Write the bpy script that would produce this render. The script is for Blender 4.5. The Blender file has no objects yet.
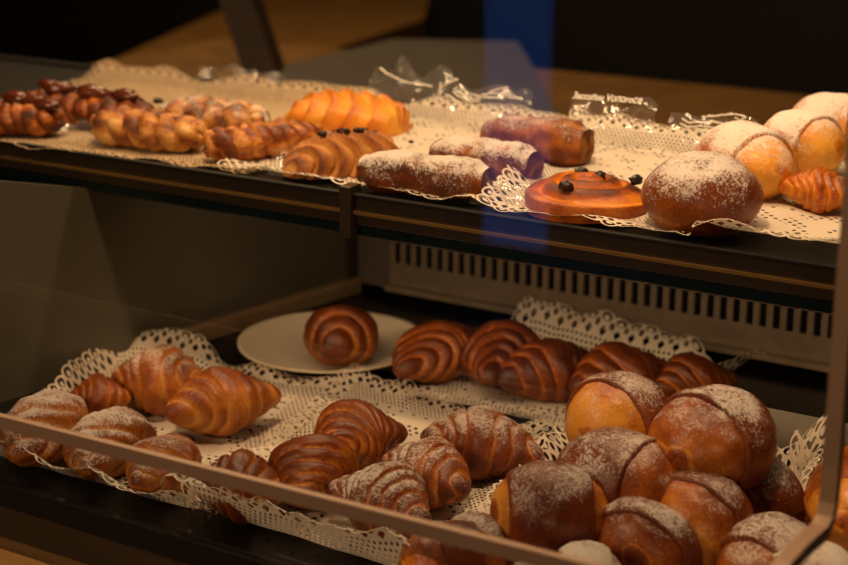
import bpy, bmesh, math, random
from mathutils import Vector, Matrix, noise
S = bpy.context.scene
COL = S.collection
R = math.radians

# ------------------------------------------------------------------ camera, world, lamps, exposure
CAM_H, PITCH, YAW, FPX = 0.575, R(17), R(31.5), 1600.0
cd = bpy.data.cameras.new('camera'); cam = bpy.data.objects.new('camera', cd); COL.objects.link(cam)
cam.location = (0, 0, CAM_H); cam.rotation_euler = (R(90) - PITCH, 0, YAW)
cd.sensor_width = 36; cd.lens = 36 * FPX / 848; cd.clip_start = 0.05
cd.dof.use_dof = True; cd.dof.focus_distance = 1.30; cd.dof.aperture_fstop = 5.6
S.camera = cam
W = bpy.data.worlds.new('world'); S.world = W; W.use_nodes = True
W.node_tree.nodes['Background'].inputs[0].default_value = (0.30, 0.25, 0.20, 1)
W.node_tree.nodes['Background'].inputs[1].default_value = 0.035
S.view_settings.view_transform = 'Standard'; S.view_settings.look = 'None'
S.view_settings.exposure = 0.0; S.view_settings.gamma = 1.0; S.view_settings.use_curve_mapping = False

def area(name, loc, target, sx, sy, power, col):
    d = bpy.data.lights.new(name, 'AREA'); d.shape = 'RECTANGLE'; d.size = sx; d.size_y = sy
    d.energy = power; d.color = col
    o = bpy.data.objects.new(name, d); COL.objects.link(o); o.location = loc
    o.rotation_euler = (Vector(target) - Vector(loc)).to_track_quat('-Z', 'Y').to_euler()
    return o
WARM = (1.0, 0.66, 0.36)
area('case_strip_lamp', (-0.72, 1.36, 0.86), (-0.72, 1.32, 0.24), 1.1, 0.05, 5.4, (1.0, 0.68, 0.38))
area('ceiling_spot_lamp', (-0.60, 0.80, 1.55), (-0.62, 1.08, 0.0), 0.12, 0.12, 16.0, (1.0, 0.61, 0.31))
area('room_pendant_lamp', (-1.45, -0.75, 1.15), (-0.90, 1.35, 0.0), 0.20, 0.20, 12.5, (1.0, 0.62, 0.33))
area('guard_fill_light', (0.7, -1.7, 0.80), (-0.5, 1.4, 0.1), 0.15, 0.15, 7.0, (1.0, 0.62, 0.33))  # added low fill from behind the viewer to brighten the slotted guard
area('deck_fill_light', (-0.55, 1.192, 0.1885), (-0.55, 1.34, 0.0), 0.86, 0.012, 0.52, (1.0, 0.64, 0.34))  # fill light added under the shelf for the dim lower deck, no lamp there
area('back_room_lamp', (-2.2, 2.6, 1.7), (-1.9, 2.9, 0.1), 0.4, 0.4, 17.0, (1.0, 0.64, 0.32))

# ------------------------------------------------------------------ helpers
_f = Vector((-math.sin(YAW) * math.cos(PITCH), math.cos(YAW) * math.cos(PITCH), -math.sin(PITCH)))
_r = Vector((math.cos(YAW), math.sin(YAW), 0)); _u = _r.cross(_f)
def ray(px, py): return _f * FPX + _r * (px - 424) + _u * (282.5 - py)
def P(px, py, z=0.0):
    d = ray(px, py); return Vector((0, 0, CAM_H)) + d * ((z - CAM_H) / d.z)
def PY(px, py, y):
    d = ray(px, py); return Vector((0, 0, CAM_H)) + d * (y / d.y)
def sm(a, b, x):
    t = min(1, max(0, (x - a) / (b - a))); return t * t * (3 - 2 * t)

def link(name, me, mat, parent=None, loc=None, **props):
    o = bpy.data.objects.new(name, me); COL.objects.link(o)
    if mat: me.materials.append(mat)
    if parent: o.parent = parent
    if loc is not None: o.location = loc
    for k, v in props.items(): o[k] = v
    return o
def obj(name, bm, mat, parent=None, loc=None, smooth=True, **props):
    me = bpy.data.meshes.new(name); bm.normal_update(); bm.to_mesh(me); bm.free()
    if smooth:
        for p in me.polygons: p.use_smooth = True
    return link(name, me, mat, parent, loc, **props)
def tag(o, label, cat=None, group=None, kind=None):
    if label: o['label'] = label
    if cat: o['category'] = cat
    if group: o['group'] = group
    if kind: o['kind'] = kind
    return o
def empty(name, loc, label=None, cat=None, group=None, rz=0):
    o = bpy.data.objects.new(name, None); COL.objects.link(o); o.location = loc; o.rotation_euler = (0, 0, rz)
    o.empty_display_size = 0.02
    return tag(o, label, cat, group)
def add_box(bm, lo, hi, M=None):
    vs = [bm.verts.new(Vector((x, y, z)) if M is None else M @ Vector((x, y, z)))
          for x in (lo[0], hi[0]) for y in (lo[1], hi[1]) for z in (lo[2], hi[2])]
    for f in ((0, 1, 3, 2), (4, 6, 7, 5), (0, 4, 5, 1), (2, 3, 7, 6), (0, 2, 6, 4), (1, 5, 7, 3)):
        bm.faces.new([vs[i] for i in f])
def box(name, lo, hi, mat, parent=None, bev=0.0, M=None, **props):
    bm = bmesh.new(); add_box(bm, lo, hi, M)
    bmesh.ops.recalc_face_normals(bm, faces=bm.faces)
    if bev: bmesh.ops.bevel(bm, geom=bm.edges[:], offset=bev, segments=2, affect='EDGES', profile=0.5)
    return obj(name, bm, mat, parent, smooth=False, **props)
def add_tube(bm, pts, rad, n=8, cap=True):
    rings = []
    for i, p in enumerate(pts):
        t = (pts[min(i + 1, len(pts) - 1)] - pts[max(i - 1, 0)]).normalized()
        a = t.cross(Vector((0, 0, 1)))
        if a.length < 1e-4: a = t.cross(Vector((0, 1, 0)))
        a.normalize(); b = a.cross(t)
        r = rad(i / (len(pts) - 1)) if callable(rad) else rad
        rings.append([bm.verts.new(p + (a * math.cos(k * 2 * math.pi / n) + b * math.sin(k * 2 * math.pi / n)) * r) for k in range(n)])
    for A, B in zip(rings, rings[1:]):
        for k in range(n): bm.faces.new((A[k], A[(k + 1) % n], B[(k + 1) % n], B[k]))
    if cap: bm.faces.new(rings[0][::-1]); bm.faces.new(rings[-1])

# ------------------------------------------------------------------ materials
class N:
    """tiny expression layer over shader nodes"""
    nt = None
    def __init__(s, o): s.o = o
    @staticmethod
    def math(op, *a):
        n = N.nt.nodes.new('ShaderNodeMath'); n.operation = op
        for i, x in enumerate(a):
            if isinstance(x, N): N.nt.links.new(x.o, n.inputs[i])
            else: n.inputs[i].default_value = float(x)
        return N(n.outputs[0])
    def __add__(s, b): return N.math('ADD', s, b)
    def __radd__(s, b): return N.math('ADD', b, s)
    def __sub__(s, b): return N.math('SUBTRACT', s, b)
    def __rsub__(s, b): return N.math('SUBTRACT', b, s)
    def __mul__(s, b): return N.math('MULTIPLY', s, b)
    def __rmul__(s, b): return N.math('MULTIPLY', b, s)
    def __truediv__(s, b): return N.math('DIVIDE', s, b)
    def lt(s, b): return N.math('LESS_THAN', s, b)
    def gt(s, b): return N.math('GREATER_THAN', s, b)
    def mn(s, b): return N.math('MINIMUM', s, b)
    def mx(s, b): return N.math('MAXIMUM', s, b)
    def fr(s): return N.math('FRACT', s)
    def sq(s): return N.math('MULTIPLY', s, s)
    def sqrt(s): return N.math('SQRT', s)
    def abs(s): return N.math('ABSOLUTE', s)
def ramp01(x, a, b):
    n = N.nt.nodes.new('ShaderNodeMapRange'); n.interpolation_type = 'SMOOTHSTEP'
    N.nt.links.new(x.o, n.inputs[0])
    for i, v in ((1, a), (2, b)):
        if isinstance(v, N): N.nt.links.new(v.o, n.inputs[i])
        else: n.inputs[i].default_value = v
    return N(n.outputs[0])
def newmat(name):
    m = bpy.data.materials.new(name); m.use_nodes = True; N.nt = m.node_tree
    b = m.node_tree.nodes['Principled BSDF']; return m, m.node_tree, b
def texnoise(scale, detail=2, vec=None, rough=0.5, dist=0.0):
    n = N.nt.nodes.new('ShaderNodeTexNoise'); n.inputs['Scale'].default_value = scale
    n.inputs['Detail'].default_value = detail; n.inputs['Roughness'].default_value = rough
    n.inputs['Distortion'].default_value = dist
    if vec is not None: N.nt.links.new(vec, n.inputs['Vector'])
    return N(n.outputs['Fac'])
def objco():
    n = N.nt.nodes.new('ShaderNodeTexCoord'); return n.outputs['Object']
def oattr(name):
    n = N.nt.nodes.new('ShaderNodeAttribute'); n.attribute_type = 'OBJECT'; n.attribute_name = name
    return N(n.outputs['Fac'])
def gattr(name):
    n = N.nt.nodes.new('ShaderNodeAttribute'); n.attribute_name = name; return N(n.outputs['Fac'])
def colramp(x, stops):
    n = N.nt.nodes.new('ShaderNodeValToRGB'); N.nt.links.new(x.o, n.inputs[0])
    e = n.color_ramp.elements
    while len(e) < len(stops): e.new(0.5)
    for i, (p, c) in enumerate(stops): e[i].position = p; e[i].color = (*c, 1)
    return n.outputs[0]
def mixcol(fac, a, b):
    n = N.nt.nodes.new('ShaderNodeMix'); n.data_type = 'RGBA'
    N.nt.links.new(fac.o, n.inputs[0])
    for i, x in ((6, a), (7, b)):
        if isinstance(x, tuple): n.inputs[i].default_value = (*x, 1)
        else: N.nt.links.new(x, n.inputs[i])
    return n.outputs[2]
def bump(height, strength, dist=0.001):
    n = N.nt.nodes.new('ShaderNodeBump'); n.inputs['Strength'].default_value = strength
    n.inputs['Distance'].default_value = dist; N.nt.links.new(height.o, n.inputs['Height']); return n.outputs[0]
def plain(name, col, rough=0.5, metal=0.0, nscale=30, namt=0.25, spec=0.5):
    m, nt, b = newmat(name)
    f = texnoise(nscale, 4, objco())
    c = mixcol(f, tuple(x * (1 - namt) for x in col), tuple(min(1, x * (1 + namt)) for x in col))
    nt.links.new(c, b.inputs['Base Color']); b.inputs['Roughness'].default_value = rough
    b.inputs['Metallic'].default_value = metal; b.inputs['Specular IOR Level'].default_value = spec
    return m

def crust_mat(name, stops, sugarcol=(0.88, 0.82, 0.75), rough=0.42, flake=1.0):
    """baked dough: colour by how far each place is baked, fine layering, icing sugar fallen on what faces up"""
    m, nt, b = newmat(name)
    oc = objco(); bake = gattr('bake'); tone = oattr('tone'); sug = oattr('sugar')
    uv = nt.nodes.new('ShaderNodeUVMap'); uv.uv_map = 'UVMap'
    mp = nt.nodes.new('ShaderNodeMapping'); mp.inputs['Scale'].default_value = (60, 5, 1); nt.links.new(uv.outputs[0], mp.inputs[0])
    fl = texnoise(1.0, 3, mp.outputs[0], 0.6, 0.6)
    n1 = texnoise(45, 4, oc, 0.6); n2 = texnoise(420, 3, oc, 0.65)
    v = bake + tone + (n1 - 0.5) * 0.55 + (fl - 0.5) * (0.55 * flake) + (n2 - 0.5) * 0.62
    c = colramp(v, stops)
    ge = nt.nodes.new('ShaderNodeNewGeometry'); sx = nt.nodes.new('ShaderNodeSeparateXYZ'); nt.links.new(ge.outputs['Normal'], sx.inputs[0])
    nz = N(sx.outputs['Z'])
    g1 = texnoise(1300, 2, oc, 0.7); g2 = texnoise(38, 3, oc, 0.6); g3 = texnoise(420, 2, oc)
    dust = nz * 0.62 + (g2 - 0.5) * 1.5 + (g1 - 0.5) * 1.3 + (g3 - 0.5) * 1.2 - (1.05 - sug)
    s = ramp01(dust, -0.05, 0.30) * sug.mn(1.0) * 0.92
    s = s * sug.gt(0.01)
    c = mixcol(s, c, sugarcol)
    nt.links.new(c, b.inputs['Base Color'])
    rr = s * 0.45 + rough + (n1 - 0.5) * 0.25
    nt.links.new(rr.o, b.inputs['Roughness'])
    b.inputs['Specular IOR Level'].default_value = 0.45
    b.inputs['Subsurface Weight'].default_value = 0.0
    h = fl * (0.6 * flake) + n1 * 0.5 + n2 * 0.25 + g1 * s * 0.5
    nt.links.new(bump(h, 0.8, 0.0018), b.inputs['Normal'])
    return m
CRO = crust_mat('croissant_crust', [(0.0, (0.60, 0.27, 0.055)), (0.25, (0.46, 0.145, 0.015)), (0.52, (0.22, 0.048, 0.005)), (1.0, (0.050, 0.012, 0.004))], rough=0.40)
BUN = crust_mat('bun_crust', [(0.0, (0.74, 0.33, 0.045)), (0.28, (0.42, 0.115, 0.011)), (0.55, (0.19, 0.038, 0.005)), (1.0, (0.065, 0.012, 0.003))], rough=0.30, flake=0.25)
GOLD = crust_mat('golden_crust', [(0.0, (0.88, 0.46, 0.07)), (0.4, (0.74, 0.27, 0.014)), (0.75, (0.42, 0.09, 0.008)), (1.0, (0.12, 0.028, 0.006))], rough=0.35, flake=0.5)
PALE = crust_mat('pale_crust', [(0.0, (0.78, 0.50, 0.18)), (0.4, (0.56, 0.25, 0.05)), (0.75, (0.30, 0.09, 0.017)), (1.0, (0.11, 0.035, 0.01))], rough=0.5, flake=0.7)
PECAN = plain('pecan_nut', (0.11, 0.028, 0.012), 0.22, nscale=160, namt=0.6)
RAISIN = plain('raisin', (0.012, 0.007, 0.006), 0.35, nscale=120)
CHOC = plain('chocolate', (0.012, 0.005, 0.003), 0.35, nscale=120)
CERAM = plain('cream_ceramic', (0.84, 0.74, 0.58), 0.22, nscale=8, namt=0.04)
BLACK = plain('black_gloss', (0.008, 0.0075, 0.007), 0.25, nscale=20, spec=0.35)
BLACKM = plain('black_matt', (0.008, 0.007, 0.006), 0.6, nscale=20, spec=0.2)
BRONZE = plain('dark_bronze', (0.060, 0.042, 0.022), 0.34, 0.55, nscale=60)
RAILM = plain('tan_metal', (0.28, 0.19, 0.10), 0.35, 0.2, nscale=50)
BRASS = plain('brass_line', (0.20, 0.115, 0.03), 0.4, 0.5, nscale=60)
TEAL = plain('teal_glass_edge', (0.006, 0.014, 0.015), 0.15, nscale=10)
STEEL = plain('brushed_steel', (0.21, 0.185, 0.15), 0.42, 0.55, nscale=70)
GUARDM = plain('satin_metal', (0.27, 0.215, 0.15), 0.45, 0.15, nscale=70)
GREYP = plain('grey_plastic', (0.24, 0.225, 0.18), 0.5, nscale=40, namt=0.1)
SMOKE = plain('smoked_panel', (0.085, 0.078, 0.056), 0.30, nscale=6, namt=0.22)
EDGE = plain('glass_edge_sheen', (0.27, 0.175, 0.115), 0.5, nscale=25, namt=0.08)  # taupe stands in for light caught by the polished glass edge
BOARD = plain('gold_card', (0.42, 0.25, 0.05), 0.4, nscale=60)

def wood(name, a, b_, rough=0.5, sc=(3, 30, 30)):
    m, nt, b = newmat(name)
    mp = nt.nodes.new('ShaderNodeMapping'); mp.inputs['Scale'].default_value = sc; nt.links.new(objco(), mp.inputs[0])
    f = texnoise(1.0, 5, mp.outputs[0], 0.6, 0.8)
    nt.links.new(colramp(f, [(0.3, a), (0.7, b_)]), b.inputs['Base Color']); b.inputs['Roughness'].default_value = rough
    nt.links.new(bump(f, 0.2), b.inputs['Normal']); return m
WOOD = wood('counter_wood', (0.16, 0.085, 0.028), (0.27, 0.155, 0.055))
WOODB = wood('bench_wood', (0.15, 0.075, 0.016), (0.22, 0.112, 0.026), sc=(8, 8, 8))
WOODD = wood('dark_wood', (0.022, 0.013, 0.007), (0.045, 0.026, 0.013))
FLOORM = wood('floor_boards', (0.010, 0.007, 0.005), (0.018, 0.012, 0.008))
WALLM = plain('dark_wall', (0.010, 0.009, 0.009), 0.8)
CEILM = plain('ceiling_paint', (0.05, 0.045, 0.04), 0.8)

def doily_mat():
    """white paper lace: scalloped rim, ring of loops, netting, flower pricks; holes are cut through"""
    m, nt, b = newmat('paper_lace')
    uv = nt.nodes.new('ShaderNodeUVMap'); uv.uv_map = 'UVMap'
    sx = nt.nodes.new('ShaderNodeSeparateXYZ'); nt.links.new(uv.outputs[0], sx.inputs[0])
    x, y = N(sx.outputs[0]), N(sx.outputs[1]); w, h = oattr('sheet_w'), oattr('sheet_h')
    ex = x.mn(w - x); ey = y.mn(h - y); e = ex.mn(ey); k = ex.lt(ey)
    al = k * y + (1 - k) * x
    p = 0.0155
    f = (al / p).fr() - 0.5                      # along one scallop
    f2 = (al / p + 0.5).fr() - 0.5
    sc = 0.0050 * (1 - (1 - (f * 1.96).sq()).mx(0.0).sqrt())
    hole = e.lt(sc)
    def dot(fx, c, rx, ry): return ((fx * p / rx).sq() + ((e - c) / ry).sq()).lt(1.0)
    ring = ((f * p / 0.0054).sq() + ((e - 0.0056) / 0.0040).sq()).lt(1.0) * ((f * p / 0.0026).sq() + ((e - 0.0072) / 0.0020).sq()).gt(1.0)
    hole = hole.mx(ring)
    hole = hole.mx(dot(f2, 0.0110, 0.0024, 0.0026))
    hole = hole.mx(((f * p / 0.0036).abs() + ((e - 0.0158) / 0.0038).abs()).lt(1.0))
    q = 0.0052
    def net(dx, dy): return (((x / q + dx).fr() - 0.5).sq() + ((y / (q * 1.732) + dy).fr() - 0.5).sq() * 3.0).lt(0.062)
    netm = net(0, 0).mx(net(0.5, 0.5))
    band = e.gt(0.0205) * e.lt(0.043)
    hole = hole.mx(netm * band)
    hole = hole.mx(dot(f2, 0.0475, 0.0018, 0.0018))
    inner = texnoise(42, 1, uv.outputs[0]).gt(0.57) * e.gt(0.050)
    q = 0.0085
    hole = hole.mx(net(0, 0).mx(net(0.5, 0.5)) * inner * oattr('pricks'))
    nn = texnoise(30, 3, uv.outputs[0])
    c = mixcol(nn, (0.74, 0.65, 0.53), (0.86, 0.78, 0.66))
    tint = nt.nodes.new('ShaderNodeMix'); tint.data_type = 'RGBA'; tint.blend_type = 'MULTIPLY'
    tint.inputs[0].default_value = 1; nt.links.new(c, tint.inputs[6]); 
    cr = colramp(oattr('brown'), [(0, (1, 1, 1)), (1, (0.72, 0.58, 0.40))]); nt.links.new(cr, tint.inputs[7])
    df = nt.nodes.new('ShaderNodeBsdfDiffuse'); tl = nt.nodes.new('ShaderNodeBsdfTranslucent'); tr = nt.nodes.new('ShaderNodeBsdfTransparent')
    nt.links.new(tint.outputs[2], df.inputs[0]); nt.links.new(tint.outputs[2], tl.inputs[0])
    emb = bump(texnoise(160, 2, uv.outputs[0]) + netm * 0.6 * e.gt(0.05), 0.5, 0.0008); nt.links.new(emb, df.inputs['Normal'])
    mx1 = nt.nodes.new('ShaderNodeMixShader'); mx1.inputs[0].default_value = 0.22
    nt.links.new(df.outputs[0], mx1.inputs[1]); nt.links.new(tl.outputs[0], mx1.inputs[2])
    mx2 = nt.nodes.new('ShaderNodeMixShader'); nt.links.new(hole.o, mx2.inputs[0])
    nt.links.new(mx1.outputs[0], mx2.inputs[1]); nt.links.new(tr.outputs[0], mx2.inputs[2])
    nt.nodes.remove(b); nt.links.new(mx2.outputs[0], nt.nodes['Material Output'].inputs[0])
    return m
LACE = doily_mat()

def clear_mat(name, ior, mul, rough, tint=(1, 1, 1), haze=0.0):
    """thin clear sheet: see-through with a mirror-like sheen"""
    m, nt, b = newmat(name); nt.nodes.remove(b)
    ge = nt.nodes.new('ShaderNodeNewGeometry'); dp = nt.nodes.new('ShaderNodeVectorMath'); dp.operation = 'DOT_PRODUCT'
    nt.links.new(ge.outputs['Incoming'], dp.inputs[0]); nt.links.new(ge.outputs['Normal'], dp.inputs[1])
    g = 1 - N(dp.outputs['Value']).abs(); r0 = ((ior - 1) / (ior + 1)) ** 2      # Fresnel (Schlick), the same from both sides
    fac = ((g.sq().sq() * g * (1 - r0) + r0) * mul).mn(1.0)
    tr = nt.nodes.new('ShaderNodeBsdfTransparent'); tr.inputs[0].default_value = (*tint, 1)
    gl = nt.nodes.new('ShaderNodeBsdfGlossy'); gl.inputs['Roughness'].default_value = rough
    mx = nt.nodes.new('ShaderNodeMixShader'); nt.links.new(fac.o, mx.inputs[0])
    nt.links.new(tr.outputs[0], mx.inputs[1]); nt.links.new(gl.outputs[0], mx.inputs[2])
    out = mx.outputs[0]
    if haze:
        df = nt.nodes.new('ShaderNodeBsdfDiffuse'); df.inputs[0].default_value = (0.8, 0.8, 0.8, 1)
        m2 = nt.nodes.new('ShaderNodeMixShader'); m2.inputs[0].default_value = haze
        nt.links.new(out, m2.inputs[1]); nt.links.new(df.outputs[0], m2.inputs[2]); out = m2.outputs[0]
    nt.links.new(out, nt.nodes['Material Output'].inputs[0]); return m
GLASS = clear_mat('pane_glass', 1.45, 1.5, 0.0, (0.985, 0.99, 0.985))
FILM = clear_mat('clear_film', 1.5, 2.2, 0.10, haze=0.05)
PRINT = plain('white_print', (0.88, 0.84, 0.76), 0.5)
m_, nt_, b_ = newmat('blue_glow'); b_.inputs['Base Color'].default_value = (0, 0, 0, 1)
b_.inputs['Emission Color'].default_value = (0.012, 0.15, 0.62, 1); b_.inputs['Emission Strength'].default_value = 1.35
BLUE = m_  # glow for the added blue panel, met only as a reflection

# ------------------------------------------------------------------ the room
def struct(name, lo, hi, mat, **k): return tag(box(name, lo, hi, mat, **k), None, kind='structure')
struct('floor', (-6, -3, -0.92), (3, 6, -0.86), FLOORM)
struct('wall_back', (-6, 5.0, -0.86), (3, 5.1, 2.2), WALLM)
struct('wall_left', (-6.1, -3, -0.86), (-6, 5.1, 2.2), WALLM)
struct('wall_right', (3, -3, -0.86), (3.1, 5.1, 2.2), WALLM)
struct('wall_front', (-6, -3.1, -0.86), (3, -3, 2.2), WALLM)
struct('ceiling', (-6.1, -3.1, 2.2), (3.1, 5.1, 2.26), CEILM)
# glowing blue panel added unseen behind the viewer for the front glass to mirror
blue_panel = struct('blue_glow_panel', (-0.105, -0.02, -0.75), (0.105, 0.0, 0.75), BLUE)
blue_panel.location = (-2.23, -2.4, 0.0)

# ------------------------------------------------------------------ display counter and case
box_c = box('wooden_counter', (-2.6, 0.815, -0.86), (0.6, 1.62, -0.05), WOOD, bev=0.004)
tag(box_c, 'golden brown wooden counter carrying the pastry display case', 'counter')
case = empty('display_case', (0, 0, 0), 'glass pastry display case with two tiers and dark metal trim', 'display case')
box('deck', (-2.2, 0.905, -0.046), (0.5, 1.56, 0.0), BLACK, case, bev=0.002)
box('front_trim', (-2.2, 0.895, -0.049), (0.5, 0.905, 0.003), BLACKM, case, bev=0.0015)
box('back_panel', (-2.2, 1.56, -0.046), (0.5, 1.575, 0.23), BLACKM, case)
ea, eb = P(345, 292, 0.0), P(-40, 412, 0.0)
def upto(px, py, g): # height of the ray through (px, py) above ground point g
    d = ray(px, py); return CAM_H + d.z / math.hypot(d.x, d.y) * math.hypot(g.x, g.y)
et = (eb - ea).normalized(); en = Vector((-et.y, et.x, 0)) * 0.008
cut = ea + et * ((1.172 - ea.y) / et.y)
bm = bmesh.new()
outl = [ea, eb, Vector((eb.x, eb.y, 0.236)), Vector((cut.x, cut.y, 0.192)), Vector((ea.x, ea.y, 0.192))]
va = [bm.verts.new(p) for p in outl]; vb = [bm.verts.new(p + en) for p in outl]
bm.faces.new(va); bm.faces.new(vb)
for k in range(5): bm.faces.new((va[k], va[(k + 1) % 5], vb[(k + 1) % 5], vb[k]))
bmesh.ops.recalc_face_normals(bm, faces=bm.faces)
obj('end_panel', bm, SMOKE, case, smooth=False)
L_ = (eb - ea).length
Me = Matrix.Translation(ea) @ Matrix.Rotation(math.atan2(et.y, et.x), 4, 'Z')
box('end_rail', (-0.01, 0.0, 0.0), (L_ * 0.52, 0.020, 0.020), RAILM, case, bev=0.003, M=Me)
box('corner_post', (-0.012, -0.012, 0.0), (0.006, 0.012, 0.192), BRONZE, case, bev=0.002, M=Me)
box('glass_clamp', (0.052, -0.004, 0.0), (0.064, 0.006, 0.192), BLACKM, case, M=Me)
# slotted guards: pickets above a plain strip
def guard(name, x0, x1, y, z0, zs, zb, zt, pitch, mat, th=0.004, bar=0.006):
    bm = bmesh.new()
    add_box(bm, (x0, y, z0), (x1, y + th, zs)); add_box(bm, (x0, y, zb), (x1, y + th, zb + bar))
    n = int((x1 - x0) / pitch)
    for i in range(n + 1):
        x = x0 + i * pitch; add_box(bm, (x, y, zs), (x + pitch * 0.46, y + th, zt))
    add_box(bm, (x0, y - 0.012, z0), (x1, y + th, z0 + 0.006))
    bmesh.ops.recalc_face_normals(bm, faces=bm.faces)
    return obj(name, bm, mat, case, smooth=False)
guard('slotted_guard', -0.985, 0.3, 1.53, 0.012, 0.044, 0.070, 0.100, 0.0145, GUARDM)
box('guard_end', (-1.035, 1.53, 0.012), (-0.985, 1.534, 0.13), STEEL, case)
g2 = guard('slotted_basket_wall', -0.43, 0.35, 1.25, 0.0, 0.010, 0.036, 0.036, 0.0170, GREYP, bar=0.032)
# upper shelf
sh = box('upper_shelf', (-2.2, 1.1565, 0.205), (0.5, 1.55, 0.228), BLACKM, case, bev=0.001)
box('shelf_glass', (-2.2, 1.158, 0.193), (0.5, 1.545, 0.2045), TEAL, sh, bev=0.001)
box('price_rail', (-2.2, 1.1532, 0.2045), (0.5, 1.1565, 0.231), BRONZE, sh, bev=0.001)
box('rail_lip', (-2.2, 1.1500, 0.2300), (0.5, 1.1570, 0.2335), BLACKM, sh, bev=0.001)
box('brass_inlay', (-2.2, 1.1505, 0.2145), (0.5, 1.1532, 0.2172), BRASS, sh)
xb = PY(347, 205, 1.15).x
box('rail_bracket', (xb - 0.006, 1.146, 0.193), (xb + 0.006, 1.165, 0.240), BRONZE, sh, bev=0.001)
# front glass: upright pane turned outward at the foot, the light its polished rim catches painted in taupe
gpane = [(0.88, 1.10), (0.88, 0.60), (0.88, 0.20), (0.88, -0.045)]
prof = [(0.88, 1.10), (0.88, 0.60), (0.88, 0.19), (0.879, 0.168), (0.875, 0.158), (0.864, 0.154), (0.83, 0.158), (0.800, 0.159), (0.775, 0.156), (0.76, 0.149)]
XL, XR = -2.2, -0.254
bm = bmesh.new(); rows = []
for (y, z) in gpane:
    rows.append([bm.verts.new((XL + (XR - XL) * i / 8, y, z)) for i in range(9)])
for A, B in zip(rows, rows[1:]):
    for i in range(8): bm.faces.new((A[i], A[i + 1], B[i + 1], B[i]))
fg = obj('front_glass', bm, GLASS, case)
bm = bmesh.new()
def ribbon(pts, wid, th):
    pass
# lower lip of the rim and the end rim following the profile
xm = -0.825
for x0, x1, za, zb in ((XL, xm, 0.1405, 0.1405), (xm, XR + 0.001, 0.1405, 0.1485)):
    add_box(bm, (x0, 0.757, -0.0048), (x1, 0.762, 0.0048))
    for v in bm.verts[-8:] if False else list(bm.verts)[-8:]: v.co.z += za if abs(v.co.x - x0) < 1e-5 else zb
bmesh.ops.recalc_face_normals(bm, faces=bm.faces)
obj('lower_rim', bm, EDGE, fg, smooth=False)
bm = bmesh.new(); prev = None
for i, (y, z) in enumerate(prof):
    a = prof[max(i - 1, 0)]; c = prof[min(i + 1, len(prof) - 1)]
    t = Vector((0, c[0] - a[0], c[1] - a[1])).normalized(); n = Vector((0, -t.z, t.y)) * 0.0045
    q = [bm.verts.new((XR + dx + 0.001 * (1 - sm(0.15, 0.75, z)), y + s * n.y, z + s * n.z)) for dx, s in ((-0.005, -1), (0.005, -1), (0.005, 1), (-0.005, 1))]
    if prev:
        for k in range(4): bm.faces.new((prev[k], prev[(k + 1) % 4], q[(k + 1) % 4], q[k]))
    else: bm.faces.new(q)
    prev = q
bm.faces.new(prev[::-1]); bmesh.ops.recalc_face_normals(bm, faces=bm.faces)
obj('end_rim', bm, EDGE, fg, smooth=False)
sp = P(1, 400, 0.0)
box('side_post', (sp.x - 0.005, sp.y - 0.02, 0.0), (sp.x + 0.004, sp.y - 0.008, 0.15), BRASS, case, bev=0.001)

# ------------------------------------------------------------------ background behind the counter
def slab(name, pts, z0, z1, mat, label, cat):
    bm = bmesh.new(); c = sum(pts, Vector()) / len(pts)
    lo = [bm.verts.new((p.x - c.x, p.y - c.y, 0)) for p in pts]; hi = [bm.verts.new((p.x - c.x, p.y - c.y, z1 - z0)) for p in pts]
    bm.faces.new(lo); bm.faces.new(hi)
    n = len(pts)
    for i in range(n): bm.faces.new((lo[i], lo[(i + 1) % n], hi[(i + 1) % n], hi[i]))
    bmesh.ops.recalc_face_normals(bm, faces=bm.faces)
    o = obj(name, bm, mat, None, (c.x, c.y, z0), smooth=False); return tag(o, label, cat)
wt = box('back_worktop', (-2.05, 1.95, 0.05), (0.9, 2.56, 0.10), WOODB, bev=0.003)
tag(wt, 'brown wooden worktop running along behind the display case', 'worktop')
bs = box('worktop_base', (-2.0, 2.0, -0.86), (0.85, 2.5, 0.05), WOODD, wt)
slab('serving_board', [P(250, 130, .118), P(560, 118, .118), P(528, 58, .118), P(517, 41, .118), P(392, 39, .118), P(285, 66, .118)], 0.10, 0.118,
     plain('slate_grey', (0.085, 0.075, 0.060), 0.6, nscale=14), 'flat dark grey board lying on the brown worktop behind the pastries', 'board')
a, b = P(170, 72, -0.86), P(424, 8, -0.86)
a, b = P(120, 78, 0.0), P(430, 6, 0.0)
slab('wooden_bench', [a, P(283, 66, 0.0), P(424, 19, 0.0), P(432, -10, 0.0), P(330, -40, 0.0), P(100, 66, 0.0)], -0.86, 0.0, WOODB,
     'honey brown wooden bench in the dim room behind the upper shelf', 'bench')
# leaning dark upright
ux = empty('leaning_strut', P(268, 86, 0.10), 'dark wooden strut leaning diagonally in front of the brown bench', 'strut')
bm = bmesh.new()
base = P(262, 80, 0.10); top = PY(222, -40, base.y + 0.02)
d = (top - base); side = Vector((1, 0.2, 0)).normalized() * 0.032; dep = Vector((0, 0.03, 0))
q0 = [base + side * s + dep * t - ux.location for s, t in ((-1, 0), (1, 0), (1, 1), (-1, 1))]
vs0 = [bm.verts.new(v) for v in q0]; vs1 = [bm.verts.new(v + d) for v in q0]
bm.faces.new(vs0); bm.faces.new(vs1)
for i in range(4): bm.faces.new((vs0[i], vs0[(i + 1) % 4], vs1[(i + 1) % 4], vs1[i]))
bmesh.ops.recalc_face_normals(bm, faces=bm.faces)
obj('post', bm, WOODD, ux, smooth=False)
add = bmesh.new(); add_box(add, (-0.07, -0.03, 0.0), (0.06, 0.05, 0.012))
obj('foot_plate', add, WOODD, ux, smooth=False)

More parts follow.
